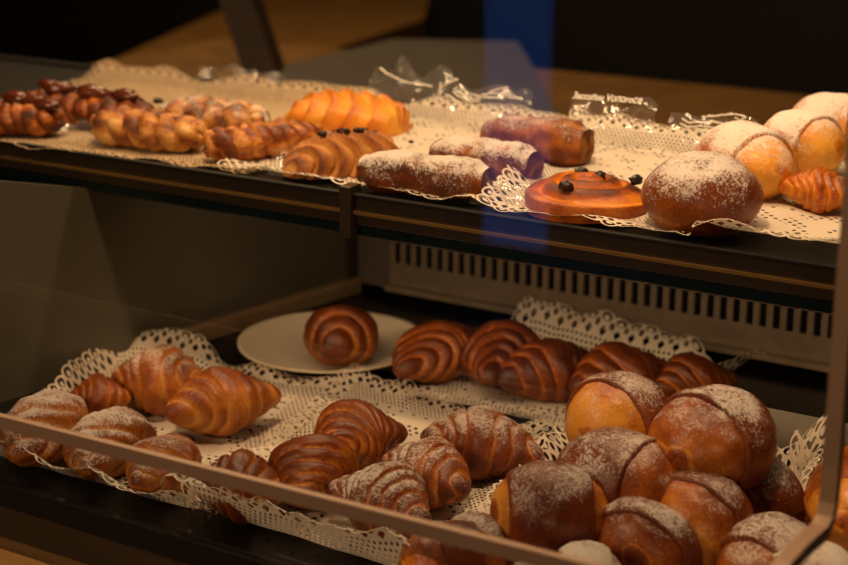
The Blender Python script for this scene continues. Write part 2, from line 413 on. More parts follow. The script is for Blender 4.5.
# ------------------------------------------------------------------ doilies
UPZ, LOZ = 0.228, 0.0005
def doily(name, px, z, label, cat='doily', group=None, ruffle=0.008, lift=None, seed=1, brown=0.0, pricks=1.0, lim=None, n=90, sag=0.0015):
    """px: four corners seen in the photo (front-left, front-right, back-right, back-left) laid on the shelf at height z"""
    c = [P(x, y, z) for x, y in px]
    w = ((c[1] - c[0]).length + (c[2] - c[3]).length) / 2; h = ((c[3] - c[0]).length + (c[2] - c[1]).length) / 2
    o0 = sum(c, Vector()) / 4; o0.z = z
    bm = bmesh.new(); uvl = bm.loops.layers.uv.new('UVMap'); vs = []; uvs = {}
    nx = max(20, int(w / 0.0045)); ny = max(20, int(h / 0.0045))
    for j in range(ny + 1):
        for i in range(nx + 1):
            s, t = i / nx, j / ny
            p = (c[0] * (1 - s) + c[1] * s) * (1 - t) + (c[3] * (1 - s) + c[2] * s) * t
            e = min(s, 1 - s) * w, min(t, 1 - t) * h; ee = min(e)
            k = (1 - sm(0, 0.045, ee))
            dz = sag * (0.5 + noise.noise(Vector((p.x * 22, p.y * 22, seed)))) + 0.001
            dz += ruffle * k * (0.45 + 0.9 * noise.noise(Vector((p.x * 30, p.y * 30, seed * 3.1))))
            if lift: dz += lift(s, t, p)
            v = bm.verts.new((p.x - o0.x, p.y - o0.y, max(0.0004, dz))); vs.append(v); uvs[v] = (s * w, t * h)
    for j in range(ny):
        for i in range(nx):
            a = j * (nx + 1) + i; f = bm.faces.new((vs[a], vs[a + 1], vs[a + nx + 2], vs[a + nx + 1]))
            for l in f.loops: l[uvl].uv = uvs[l.vert]
    o = obj(name, bm, LACE, None, o0, sheet_w=float(w), sheet_h=float(h), brown=float(brown), pricks=float(pricks))
    return tag(o, label, cat, group)
def edge_lift(*parts):
    def f(s, t, p):
        z = 0
        for (side, a, b, wd, hh) in parts:
            if side == 'f': d, q = t, s
            elif side == 'b': d, q = 1 - t, s
            elif side == 'l': d, q = s, t
            else: d, q = 1 - s, t
            z += hh * (1 - sm(0, wd, d)) * sm(a - 0.08, a + 0.04, q) * (1 - sm(b - 0.04, b + 0.08, q))
        return z
    return f
GL, GU = 'paper doilies on the lower deck', 'paper doilies on the upper shelf'
doily('paper_doily', [(-60, 141), (250, 178), (410, 108), (98, 72)], UPZ, 'beige paper sheet under the pecan plaits at the far left of the upper shelf', 'doily', GU, brown=0.85, ruffle=0.006, pricks=0.3,
      lift=edge_lift(('b', 0.0, 0.3, 0.1, 0.012), ('b', 0.45, 0.9, 0.12, 0.014)), seed=2)
doily('paper_doily', [(215, 173), (480, 213), (600, 126), (385, 108)], UPZ + 0.0022, 'white lace doily under the chocolate speckled pastry and two sugared rolls', 'doily', GU, ruffle=0.010, brown=0.15,
      lift=edge_lift(('b', 0.2, 0.9, 0.12, 0.008), ('f', 0.2, 1.0, 0.10, 0.004)), seed=5)
doily('paper_doily', [(474, 212), (690, 243), (716, 152), (575, 130)], UPZ + 0.0045, 'white scalloped doily under the raisin swirl on the upper shelf', 'doily', GU, ruffle=0.008, brown=0.1,
      lift=edge_lift(('l', 0.0, 1.0, 0.14, 0.010), ('b', 0.0, 1.0, 0.16, 0.016)), seed=8)
doily('paper_doily', [(690, 245), (905, 276), (900, 150), (735, 132)], UPZ + 0.0065, 'white lace doily beneath the sugared rolls at the right end of the upper shelf', 'doily', GU, ruffle=0.010, brown=0.2,
      lift=edge_lift(('f', 0.0, 1.0, 0.16, 0.012)), seed=11)
doily('paper_doily', [(-40, 470), (195, 541), (352, 388), (120, 352)], LOZ, 'white lace doily under the left cluster of sugared croissants', 'doily', GL, ruffle=0.012,
      lift=edge_lift(('b', 0.10, 0.40, 0.14, 0.026), ('l', 0.5, 1.0, 0.08, 0.02), ('f', 0.0, 1.0, 0.13, 0.028)), seed=14)
doily('paper_doily', [(160, 534), (440, 622), (560, 440), (350, 375)], LOZ + 0.0022, 'large white lace doily under the middle croissants with a frilled front edge', 'doily', GL, ruffle=0.016,
      lift=edge_lift(('f', 0.0, 1.0, 0.15, 0.046), ('r', 0.0, 1.0, 0.1, 0.008)), seed=17)
doily('paper_doily', [(395, 405), (600, 445), (765, 385), (520, 325)], LOZ + 0.0045, 'white scalloped doily under the dark croissants at the back of the deck', 'doily', GL, ruffle=0.010,
      lift=edge_lift(('b', 0.0, 0.75, 0.14, 0.030), ('r', 0.6, 1.0, 0.14, 0.035), ('f', 0.0, 1.0, 0.1, 0.008)), seed=20)
doily('paper_doily', [(415, 600), (735, 690), (830, 490), (560, 445)], LOZ + 0.0065, 'white lace doily under the pile of glossy sugared buns', 'doily', GL, ruffle=0.012,
      lift=edge_lift(('l', 0.2, 1.0, 0.12, 0.020), ('r', 0.55, 1.0, 0.16, 0.045), ('b', 0.7, 1.0, 0.1, 0.03)), seed=23)
doily('paper_doily', [(700, 660), (960, 730), (960, 530), (790, 490)], LOZ + 0.0085, 'white lace doily under the sugared buns in the lower right corner', 'doily', GL, ruffle=0.012,
      lift=edge_lift(('l', 0.3, 1.0, 0.12, 0.025), ('b', 0.0, 0.5, 0.14, 0.03)), seed=26)
LOP, UPP = LOZ + 0.004, UPZ + 0.004

# ------------------------------------------------------------------ pastry builders
def nz3(v, s, k): return noise.noise(Vector((v[0] * s + k * 7.3, v[1] * s - k * 3.1, v[2] * s + k)))
def roll_mesh(bm, A, B, Rr, bend=0.0, steps=(0.24, 0.50, 0.76), depth=0.13, bulge=0.10, slant=0.22, tip=1.45, fat=2.1, squash=0.86, seed=1,
              u0=0.0, u1=1.0, nu=170, nv=60, grow=0.0, lump=0.075, asym=0.0, floor=None, endflat=0.0, twist=0.0, bakebase=0.45, lip=True, spiral=0.0):
    """a rolled pastry from A to B (local metres): spine bowed by bend, overlapping turns stepping down to the tips"""
    uvl = bm.loops.layers.uv.verify(); bl = bm.verts.layers.float.get('bake') or bm.verts.layers.float.new('bake')
    ax = B - A; L = ax.length; T0 = ax / L
    H0 = Vector((0, 0, 1)).cross(T0); H0.normalize() if H0.length > 1e-4 else None
    Z0 = T0.cross(H0)
    rows = []
    for i in range(nu + 1):
        q = i / nu; u = u0 + (u1 - u0) * q
        # denser rings near the tips
        if u0 == 0.0 and u1 == 1.0: u = 0.5 - 0.5 * math.cos(math.pi * q) * (0.55 + 0.45 * abs(math.cos(math.pi * q)))
        x = 2 * u - 1
        cpt = A + ax * u + H0 * bend * (1 - x * x) * 1.0
        dz = -bend * 2 * x * 2 / L if L else 0
        T = (T0 + H0 * (-2 * bend * x * 2 / L)).normalized(); Hh = Z0.cross(T).normalized(); Zz = T.cross(Hh)
        row = []
        for k in range(nv):
            v = 2 * math.pi * k / nv + twist * x
            cv, sv = math.cos(v), math.sin(v)
            p = abs(x + asym * 0.4)
            env = max(0.0, 1 - abs(x) ** fat) ** (1 / tip)
            pe = p + slant * (0.5 * cv + 0.35 * math.sin(2 * v + seed) + 0.25 * noise.noise(Vector((cv * 1.3, sv * 1.3, seed * 2.2)))) * (1 if x > 0 else -1)
            drop = 0; bb = 0; last = 0; bk = bakebase
            ss = list(steps) + [1.25]
            for j, sj in enumerate(steps): drop += depth * sm(sj - 0.012, sj + 0.018, pe)
            lo = -steps[0] if steps else 0
            for j, sj in enumerate(ss):
                if pe < sj:
                    fr = (pe - lo) / (sj - lo) if sj > lo else 0
                    fr = min(1, max(0, fr)); bb = bulge * math.sin(math.pi * fr) ** 0.7
                    bk += 0.28 * math.sin(math.pi * fr) - 0.14 - 0.30 * (1 - sm(0, 0.16, fr)) * (1 if j > 0 else 0)
                    break
                lo = sj
            if steps and steps[0] < 0.6: bk -= 0.075 * math.sin(pe * 120 + 5 * nz3((cv, sv, x), 1.5, seed)) * sm(0.05, 0.2, pe)
            r = Rr * (env * (1 - drop * min(1, env * 1.4)) + bb * env)
            pos = cpt + (Hh * cv + Zz * sv * squash) * r
            r2 = 1 + lump * nz3(pos, 26, seed) * 1.6 + lump * 0.5 * nz3(pos, 75, seed + 4) + lump * 0.28 * nz3(pos, 180, seed + 6)
            r *= r2
            r += grow * (min(1, min(q, 1 - q) / 0.035) * 2.2 - 1.2 if lip else 1)
            pos = cpt + (Hh * cv + Zz * sv * squash) * max(r, 0)
            if endflat:
                pass
            if floor is not None and pos.z < floor: pos.z = floor + (pos.z - floor) * 0.06
            vert = bm.verts.new(pos)
            bk += 0.16 * sv + 0.22 * nz3(pos, 34, seed + 9) + (0.10 if abs(x) > 0.9 else 0)
            vert[bl] = max(0, min(1, bk)); row.append((vert, (u * L * 10, v / (2 * math.pi) * 2)))
        rows.append(row)
    for ra, rb in zip(rows, rows[1:]):
        for k in range(nv):
            k2 = (k + 1) % nv
            f = bm.faces.new((ra[k][0], ra[k2][0], rb[k2][0], rb[k][0]))
            us = [ra[k][1], ra[k2][1] if k2 else (ra[k2][1][0], 2 + 0.0), rb[k2][1] if k2 else (rb[k2][1][0], 2 + 0.0), rb[k][1]]
            for l, uvv in zip(f.loops, us): l[uvl].uv = uvv
    if u0 == 0.0 and u1 == 1.0:
        try: bm.faces.new([r[0] for r in rows[0]][::-1]); bm.faces.new([r[0] for r in rows[-1]])
        except ValueError: pass

def ends(a, b, zc):
    A, B = P(a[0], a[1], zc), P(b[0], b[1], zc); c = (A + B) / 2
    return A, B, c
PLACED = []
def croissant(a, b, Rr, label, z0=LOP, group='croissants on the lower deck', cat='croissant', name='croissant', mat=None, sugar=0.35, tone=0.0, lean=0.0, cz=None, **k):
    zc = cz if cz is not None else z0 + Rr * 0.80
    A, B, c = ends(a, b, zc); base = Vector((c.x, c.y, zc - Rr * 0.80))
    A = A - base; B = B - base; A.z -= lean; B.z += lean
    bm = bmesh.new(); roll_mesh(bm, A, B, Rr, floor=0.0, **k)
    PLACED.append((label, c, Rr, (B - A).length))
    o = obj(name, bm, mat or CRO, None, base, sugar=float(sugar), tone=float(tone)); return tag(o, label, cat, group)

SEED = [40]
def bun(a, b, Rr, zc, label, belt=(0.24, 0.78), sugar=0.6, tone=0.0, lean=0.0, group='glossy sugared buns', floor=True, name='bun', core_tone=None, mat=None, squash=0.92, tip=2.05, fold=0.0, cat='bun', **kk):
    """barrel-shaped bun: a core with tucked ends and a broad outer turn wrapped round its middle"""
    SEED[0] += 1; sd = SEED[0]
    A, B, c = ends(a, b, zc); base = Vector((c.x, c.y, zc - Rr * squash * 0.9))
    e = empty(name, base, label, cat, group)
    A = A - base; B = B - base; A.z -= lean; B.z += lean
    PLACED.append((label, c, Rr, (B - A).length))
    fl = 0.0 if floor else None
    bm = bmesh.new(); roll_mesh(bm, A, B, Rr * 0.97, steps=(0.93, ), depth=0.05, bulge=0.03, slant=0.10, tip=tip, fat=2.3, squash=squash, seed=sd, lump=0.075, floor=fl, nu=90, bakebase=0.34)
    obj('core', bm, mat or BUN, e, sugar=float(sugar * 0.85), tone=float(core_tone if core_tone is not None else tone - 0.0))
    if belt:
        bm = bmesh.new(); roll_mesh(bm, A, B, Rr * 0.97, steps=(1.2, ), depth=0.0, bulge=0.04, slant=0.0, tip=tip, fat=2.3, squash=squash, seed=sd, lump=0.05, floor=fl, nu=80,
                                    u0=belt[0], u1=belt[1], grow=0.0032, bakebase=0.46)
        obj('outer_turn', bm, mat or BUN, e, sugar=float(sugar), tone=float(tone))
    return e

# ------------------------------------------------------------------ lower deck, left cluster
GLc = 'sugared croissants in the left cluster'
croissant((60, 398), (14, 458), 0.0345, 'sugar-dusted croissant at the far left of the deck, pointing at the viewer', group=GLc, sugar=0.72, bend=0.006, lump=0.13, slant=0.32, seed=1, tone=-0.10)
croissant((138, 418), (90, 470), 0.0325, 'sugar-dusted croissant pointing at the viewer, second from the far left', group=GLc, sugar=0.74, bend=-0.006, lump=0.13, slant=0.34, seed=2, tone=-0.10)
croissant((180, 444), (134, 486), 0.0285, 'short sugared croissant crossed by the taupe rim, nearest the bare lace', group=GLc, sugar=0.55, bend=0.005, lump=0.13, slant=0.30, seed=3, tone=-0.12)
croissant((112, 376), (208, 388), 0.0353, 'golden croissant with a broad patch of sugar lying behind the left cluster', group=GLc, sugar=0.58, bend=0.004, seed=4, tone=-0.14, slant=0.2)
croissant((166, 416), (282, 396), 0.0360, 'big golden croissant with a tapered tip pointing right towards the plate', group=GLc, sugar=0.30, bend=0.012, seed=5, tone=-0.16, slant=0.18)
croissant((68, 398), (132, 398), 0.0251, 'small reddish croissant half hidden between two sugared croissants at the left', group=GLc, sugar=0.1, bend=0.0, seed=6, tone=0.02)
# middle
GM = 'croissants in the middle of the deck'
croissant((332, 456), (408, 434), 0.0355, 'plain brown croissant curled into a coil, behind the sugared middle croissants', group=GM, sugar=0.0, bend=0.020, seed=7, tone=0.05, steps=(0.2, 0.42, 0.62, 0.8), slant=0.24)
croissant((316, 446), (298, 498), 0.0360, 'plain brown croissant pointing at the viewer, left of the sugared middle croissant', group=GM, sugar=0.0, bend=0.004, seed=8, tone=0.02, steps=(0.15, 0.36, 0.58, 0.78), slant=0.2)
croissant((192, 486), (286, 490), 0.0320, 'plain brown croissant at the front edge, crossed by the taupe rim', group=GM, sugar=0.0, bend=0.004, seed=9, tone=0.06)
croissant((328, 488), (424, 526), 0.0350, 'heavily sugared dark croissant nearest the frilled front lace', group=GM, sugar=0.68, bend=0.010, seed=10, tone=0.14, steps=(0.16, 0.36, 0.56, 0.76))
croissant((380, 462), (464, 494), 0.0325, 'sugared croissant in the middle of three in a row', group=GM, sugar=0.60, bend=0.008, seed=11, tone=0.04)
croissant((420, 436), (542, 462), 0.0345, 'long sugared croissant with a thin dark tip beside the bun pile', group=GM, sugar=0.64, bend=0.010, seed=12, tone=0.06)
# back
GB = 'dark croissants in the shade at the back of the deck'
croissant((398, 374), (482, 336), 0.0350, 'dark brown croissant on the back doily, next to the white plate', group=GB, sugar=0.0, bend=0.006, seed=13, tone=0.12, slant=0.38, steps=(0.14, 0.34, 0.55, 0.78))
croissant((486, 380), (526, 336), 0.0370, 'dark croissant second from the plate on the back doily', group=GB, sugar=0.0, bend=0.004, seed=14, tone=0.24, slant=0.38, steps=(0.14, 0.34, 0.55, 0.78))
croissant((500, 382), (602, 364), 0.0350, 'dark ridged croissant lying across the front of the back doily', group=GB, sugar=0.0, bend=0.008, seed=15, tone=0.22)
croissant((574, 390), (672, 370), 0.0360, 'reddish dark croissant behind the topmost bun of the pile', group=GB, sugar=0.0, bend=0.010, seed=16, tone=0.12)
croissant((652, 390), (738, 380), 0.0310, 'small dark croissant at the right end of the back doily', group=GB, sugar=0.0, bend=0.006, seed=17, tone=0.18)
# plate
pc = P(332, 344, 0.012)
pl = empty('plate', (pc.x, pc.y, 0.0), 'round cream plate at the back of the deck holding one croissant', 'plate')
bm = bmesh.new()
pr = [(0, 0.006), (0.062, 0.006), (0.070, 0.0085), (0.097, 0.0165), (0.1005, 0.0178), (0.1005, 0.0155), (0.072, 0.005), (0.06, 0.0025), (0, 0.0025)]
rings = []
for r_, z_ in pr: rings.append([bm.verts.new((max(r_, 1e-4) * math.cos(t * math.pi / 32), max(r_, 1e-4) * math.sin(t * math.pi / 32), z_)) for t in range(64)])
for ra, rb in zip(rings, rings[1:]):
    for k in range(64): bm.faces.new((ra[k], ra[(k + 1) % 64], rb[(k + 1) % 64], rb[k]))
bmesh.ops.recalc_face_normals(bm, faces=bm.faces)
obj('dish', bm, CERAM, pl)
bm = bmesh.new(); rings = []
for r_, z_ in ((0.055, 0.003), (0.055, 0.0), (0.050, 0.0), (0.050, 0.003)): rings.append([bm.verts.new((r_ * math.cos(t * math.pi / 32), r_ * math.sin(t * math.pi / 32), z_)) for t in range(64)])
for ra, rb in zip(rings, rings[1:]):
    for k in range(64): bm.faces.new((ra[k], ra[(k + 1) % 64], rb[(k + 1) % 64], rb[k]))
obj('foot_ring', bm, CERAM, pl)
croissant((346, 322), (328, 352), 0.0355, 'lone dark brown croissant sitting on the cream plate', z0=0.0065, group=None, sugar=0.0, bend=0.004, seed=18, tone=0.14, steps=(0.3, 0.66), slant=0.34)

# ------------------------------------------------------------------ bun pile
bun((584, 438), (652, 408), 0.0405, 0.094, 'topmost bun of the pile with a pale yellow oval face, before the back doily', belt=(0.30, 0.95), sugar=0.60, tone=-0.06, core_tone=-0.32)
bun((666, 458), (754, 426), 0.0430, 0.100, 'largest bun of the pile, sugar on top, its creased end facing the viewer', belt=(0.36, 0.97), sugar=0.66, tone=0.02, core_tone=-0.02)
bun((560, 464), (682, 500), 0.0390, 0.075, 'long bun with a pointed end sticking out right, below the topmost bun', belt=(0.05, 0.70), sugar=0.60, tone=0.02, tip=1.6)
bun((490, 512), (614, 510), 0.0375, 0.064, 'bun at the left of the pile with yellow folded ends on both sides', belt=(0.12, 0.82), sugar=0.54, tone=0.02, core_tone=-0.16)
bun((628, 566), (658, 536), 0.0400, 0.045, 'domed sugared bun at the front foot of the pile', belt=(0.25, 0.98), sugar=0.66, tone=0.06)
bun((672, 542), (722, 506), 0.0400, 0.055, 'bun with its round end facing the viewer, below the largest bun', belt=(0.34, 0.97), sugar=0.52, tone=0.0, core_tone=-0.06)
bun((732, 510), (775, 488), 0.0380, 0.050, 'dark sugared bun tucked at the right foot of the pile', belt=(0.1, 0.9), sugar=0.60, tone=0.16)
bun((398, 572), (508, 562), 0.034, 0.036, 'bun with a yellow band at the bottom edge, below the taupe rim', belt=(0.34, 0.72), sugar=0.40, tone=0.05, core_tone=-0.05)
bun((440, 562), (512, 552), 0.0320, 0.034, 'sugared bun mostly hidden behind the taupe rim, left of the pile', belt=(0.2, 0.8), sugar=0.6, tone=0.0)
bun((540, 594), (630, 594), 0.0360, 0.038, 'white dusted bun top peeking up at the bottom edge, between rim and pile', belt=(0.2, 0.8), sugar=0.85, tone=0.0)
bun((736, 588), (804, 552), 0.0380, 0.040, 'sugared bun behind the curved foot of the taupe rim', belt=(0.2, 0.9), sugar=0.72, tone=-0.05, group='buns in the lower right corner')
bun((766, 608), (856, 586), 0.0380, 0.040, 'heavily sugared bun in front of the curved rim at the bottom right', belt=(0.2, 0.8), sugar=0.85, tone=-0.15, group='buns in the lower right corner')
bun((842, 530), (880, 470), 0.038, 0.055, 'orange golden bun at the right edge, beyond the upright end rim', belt=(0.2, 0.8), sugar=0.15, tone=-0.25, group='buns in the lower right corner')

# ------------------------------------------------------------------ upper shelf
def shift(pts, base): return [p - base for p in pts]
def plait(a, b, wid, label, strands=3, rad=0.011, turns=3.0, mat=GOLD, sugar=0.3, tone=0.0, seed=1, group='plaited pastries', name='plaited_pastry'):
    zc = UPP + 0.012; A, B, c = ends(a, b, zc); base = Vector((c.x, c.y, UPP)); e = empty(name, base, label, 'pastry', group)
    ax = B - A; T = ax.normalized(); Hh = Vector((0, 0, 1)).cross(T)
    bm = bmesh.new(); roll_mesh(bm, A - base + T * 0.006, B - base - T * 0.006, wid * 1.05, steps=(1.3,), depth=0, bulge=0, slant=0, tip=3, squash=0.42, seed=seed, floor=0.0, nu=50, nv=24, bakebase=0.5)
    obj('dough', bm, mat, e, sugar=float(sugar), tone=float(tone + 0.1))
    for s in range(strands):
        bm = bmesh.new(); bl = bm.verts.layers.float.new('bake'); uvl = bm.loops.layers.uv.new('UVMap')
        n = 80; pts = []
        for i in range(n + 1):
            q = i / n; ph = 2 * math.pi * (turns * q + s / strands)
            w = wid * (max(0, 1 - abs(2 * q - 1) ** 4)) ** 0.5
            pts.append(A + ax * q + Hh * w * (1 + 0.35 * noise.noise(Vector((q * 6, s * 3, seed)))) * math.sin(ph) + Vector((0, 0, 0.55 * rad * math.sin(2 * ph) + 0.004)) - base)
        add_tube(bm, pts, lambda q: rad * 1.18 * (1 + 0.3 * noise.noise(Vector((q * 9, s * 5, seed)))) * (0.45 + 0.55 * min(1, 6 * min(q, 1 - q))), 14)
        for v in bm.verts: v[bl] = max(0, min(1, 0.42 + 9 * (v.co.z - 0.016) + 0.8 * nz3(v.co, 60, seed + s) + 0.4 * nz3(v.co, 170, seed + s)))
        for f in bm.faces:
            for l in f.loops: l[uvl].uv = (l.vert.co.x * 10, l.vert.co.y * 10 + l.vert.co.z * 10)
        bm.normal_update()
        for v in bm.verts:
            v.co += v.normal * (0.0028 * nz3(v.co, 70, seed + 2 * s) + 0.0016 * nz3(v.co, 190, seed + s)); v.co.z = max(v.co.z, 0.0)
        obj('strand', bm, mat, e, sugar=float(sugar), tone=float(tone))
    return e, A - base, B - base, Hh
def blob(bm, c, rx, ry, rz, rot=0, seed=1, amp=0.25, groove=False):
    M = Matrix.Translation(c) @ Matrix.Rotation(rot, 4, 'Z')
    t = bmesh.ops.create_icosphere(bm, subdivisions=3, radius=1.0)
    for v in t['verts']:
        k = 1 + amp * noise.noise(v.co * 1.7 + Vector((seed * 3.3, 0, 0)))
        if groove: k *= 1 - 0.35 * math.exp(-(v.co.y / 0.16) ** 2) - 0.10 * abs(math.sin(v.co.x * 7))
        v.co = M @ Vector((v.co.x * rx * k, v.co.y * ry * k, v.co.z * rz * k))
rnd = random.Random(7)
for a, b, lab, spots in (((-45, 118), (62, 124), 'dark pecan plait at the far left end of the upper shelf', ((0.15, .2), (0.36, -.3), (0.55, .45), (0.75, .1), (0.9, -.4))),
                         ((30, 104), (148, 122), 'glazed pecan plait just right of the far left one, nuts along its top', ((0.12, .5), (0.3, -.2), (0.48, .4), (0.62, -.3), (0.8, .2)))):
    e, A, B, Hh = plait(a, b, 0.017, lab, mat=CRO, tone=0.20, sugar=0.0, seed=21, rad=0.010, group='pecan plaits', name='pecan_plait')
    for i, (q, s) in enumerate(spots):
        c = A + (B - A) * q + Hh * 0.02 * s; bm = bmesh.new()
        blob(bm, Vector((c.x, c.y, 0.034 + 0.004 * rnd.random())), 0.019, 0.0100, 0.0075, rnd.uniform(-0.5, 0.6), i, groove=True)
        obj('pecan', bm, PECAN, e)
plait((98, 128), (200, 140), 0.016, 'golden plaited pastry at the shelf front, right of the pecan plaits', mat=PALE, sugar=0.2, tone=0.10, seed=31, turns=2.2)
plait((168, 118), (262, 128), 0.020, 'wide sugared plait lying behind the golden plaits', mat=PALE, sugar=0.62, tone=0.12, seed=33, rad=0.012, turns=1.6)
plait((208, 150), (318, 138), 0.015, 'brown plaited pastry between golden plait and chocolate speckled pastry', mat=CRO, sugar=0.18, tone=-0.12, seed=35, turns=3.0, rad=0.010)

def shell(a, b, Rr, label, mat, tone, seed, chips=0, nr=5.5, up=0.0, **kw):
    """fan of overlapping ridged leaves, widest in the middle"""
    zc = UPP + Rr * 0.75; A, B, c = ends(a, b, zc); base = Vector((c.x, c.y, UPP)); e = empty('ridged_pastry', base, label, 'pastry', 'ridged shell pastries')
    A -= base; B -= base; ax = B - A; L = ax.length; T = ax / L; Hh = Vector((0, 0, 1)).cross(T)
    bm = bmesh.new(); bl = bm.verts.layers.float.new('bake'); uvl = bm.loops.layers.uv.new('UVMap')
    nu, nv = 220, 48; rows = []
    for i in range(nu + 1):
        u = i / nu; row = []
        for k in range(nv + 1):
            v = math.pi * (k / nv)          # 0 front foot .. pi back foot
            us = u - 0.30 * math.cos(v) + 0.26 * math.sin(v)
            fr = (us * nr) % 1.0; x = 2 * u - 1
            env = max(0, 1 - abs(x + 0.12) ** 2.4 / 1.35) ** 0.5 if abs(x) < 1 else 0
            env *= min(1, (min(u, 1 - u) / 0.03)) ** 0.5 if min(u, 1 - u) < 0.03 else 1
            ridge = (fr ** 0.6) * (1 - sm(0.86, 1.0, fr))
            r = Rr * env * (0.72 + 0.38 * ridge + 0.05 * nz3((x, v, 0), 3, seed))
            pos = A + ax * u + Hh * (-r * 1.25 * math.cos(v)) + Vector((0, 0, r * 1.15 * math.sin(v) - A.z))
            pos.z = max(0.0, pos.z)
            vt = bm.verts.new(pos); vt[bl] = max(0, min(1, 0.02 + 0.62 * ridge ** 2.5 + 0.25 * nz3(pos, 45, seed) + 0.12 * (1 - sm(0, 0.15, fr)))); row.append((vt, (u * 6, k / nv * 2)))
        rows.append(row)
    for ra, rb in zip(rows, rows[1:]):
        for k in range(nv):
            f = bm.faces.new((ra[k][0], rb[k][0], rb[k + 1][0], ra[k + 1][0]))
            for l, q in zip(f.loops, (ra[k][1], rb[k][1], rb[k + 1][1], ra[k + 1][1])): l[uvl].uv = q
    bm.faces.new([r_[0][0] for r_ in rows] + [r_[-1][0] for r_ in rows[::-1]])
    bmesh.ops.recalc_face_normals(bm, faces=bm.faces)
    obj('dough', bm, mat, e, sugar=float(kw.get('sugar', 0)), tone=float(tone))
    rr = random.Random(seed)
    for i in range(chips):
        u = rr.uniform(0.12, 0.66); v = rr.uniform(0.55, 1.55); x = 2 * u - 1; env = max(0, 1 - abs(x + 0.12) ** 2.4 / 1.35) ** 0.5; r = Rr * env * 1.07
        pos = A + ax * u + Hh * (-r * 1.25 * math.cos(v)) + Vector((0, 0, r * 1.15 * math.sin(v) - A.z))
        bm = bmesh.new(); blob(bm, pos, 0.0036, 0.0030, 0.0026, rr.random() * 3, i, 0.4); obj('chocolate_chip', bm, CHOC, e)
    return e
shell((402, 110), (288, 98), 0.034, 'bright orange ridged shell pastry standing at the middle of the upper shelf', GOLD, 0.14, 3)
shell((396, 142), (282, 152), 0.030, 'golden ridged pastry speckled with chocolate, in front of the orange shell', PALE, 0.30, 4, chips=24, nr=6)

def log(a, b, Rr, label, sugar, tone, seed, mat=CRO, squash=0.85, name='rolled_pastry', group='sugared rolls in the middle of the upper shelf'):
    """flat-ended roll of laminated dough, its coil showing at the ends"""
    zc = UPP + Rr * 0.8; A, B, c = ends(a, b, zc); base = Vector((c.x, c.y, UPP)); e = empty(name, base, label, 'pastry', group)
    A -= base; B -= base; ax = B - A; T = ax.normalized(); Hh = Vector((0, 0, 1)).cross(T)
    def ringmesh(prof, bake, nv=52):
        bm = bmesh.new(); bl = bm.verts.layers.float.new('bake'); uvl = bm.loops.layers.uv.new('UVMap'); rows = []
        for i, (u, rf) in enumerate(prof):
            row = []
            for k in range(nv):
                v = 2 * math.pi * k / nv; cv, sv = math.cos(v), math.sin(v)
                se = (abs(cv) ** 2.7 + abs(sv) ** 2.7) ** (-1 / 2.7)
                p0 = A + ax * u
                lum = 1 + 0.10 * nz3(p0 + Hh * cv * 0.02 + Vector((0, 0, sv * 0.02)), 32, seed) + 0.05 * nz3(p0 + Hh * cv * 0.02 + Vector((0, 0, sv * 0.02)), 90, seed)
                p = p0 + Hh * (cv * se * Rr * rf * 1.12 * lum) + Vector((0, 0, sv * se * Rr * rf * squash * lum))
                p.z = max(p.z, 0.0005)
                vt = bm.verts.new(p); vt[bl] = max(0, min(1, bake(i, rf, v) + 0.5 * nz3(Vector((p.x, p.y * 2.5, p.z * 2.5)), 40, seed) + 0.1 * sv)); row.append((vt, (u * 8, 2 * k / nv)))
            rows.append(row)
        for ra, rb in zip(rows, rows[1:]):
            for k in range(nv):
                k2 = (k + 1) % nv; f = bm.faces.new((ra[k][0], ra[k2][0], rb[k2][0], rb[k][0]))
                for l, q in zip(f.loops, (ra[k][1], (ra[k2][1][0], 2 * (k + 1) / nv), (rb[k2][1][0], 2 * (k + 1) / nv), rb[k][1])): l[uvl].uv = q
        bmesh.ops.recalc_face_normals(bm, faces=bm.faces); return bm
    mid = [(0.03 + 0.94 * i / 60, 1.0 + 0.02 * math.sin(i * 0.9 + seed) - 0.30 * (1 - sm(0, 0.22, min(i, 60 - i) / 60)) ** 2) for i in range(61)]
    obj('crust', ringmesh(mid, lambda i, rf, v: 0.5), mat, e, sugar=float(sugar), tone=float(tone))
    for end in (0, 1):
        pr = []
        for j in range(15):
            rf = 0.70 * (1 - j / 14) + 0.01; dd = 0.012 * math.cos(j * math.pi) + 0.035 * (j / 14)
            pr.append(((0.035 - dd) if end == 0 else (0.965 + dd), rf))
        obj('coil_end', ringmesh(pr, lambda i, rf, v: 0.25 + 0.5 * (i % 2)), mat, e, sugar=float(sugar * 0.3), tone=float(tone - 0.05))
    return e
log((362, 168), (492, 182), 0.021, 'sugar-dusted dark roll lying along the front edge of the upper shelf', 0.86, 0.10, 41)
log((436, 152), (538, 166), 0.021, 'sugar-dusted roll in the middle, its coiled end facing right', 0.86, 0.0, 42)
log((486, 136), (590, 146), 0.026, 'largest flaky red-brown roll with thin sugar, furthest back of the rolls', 0.60, -0.08, 43)

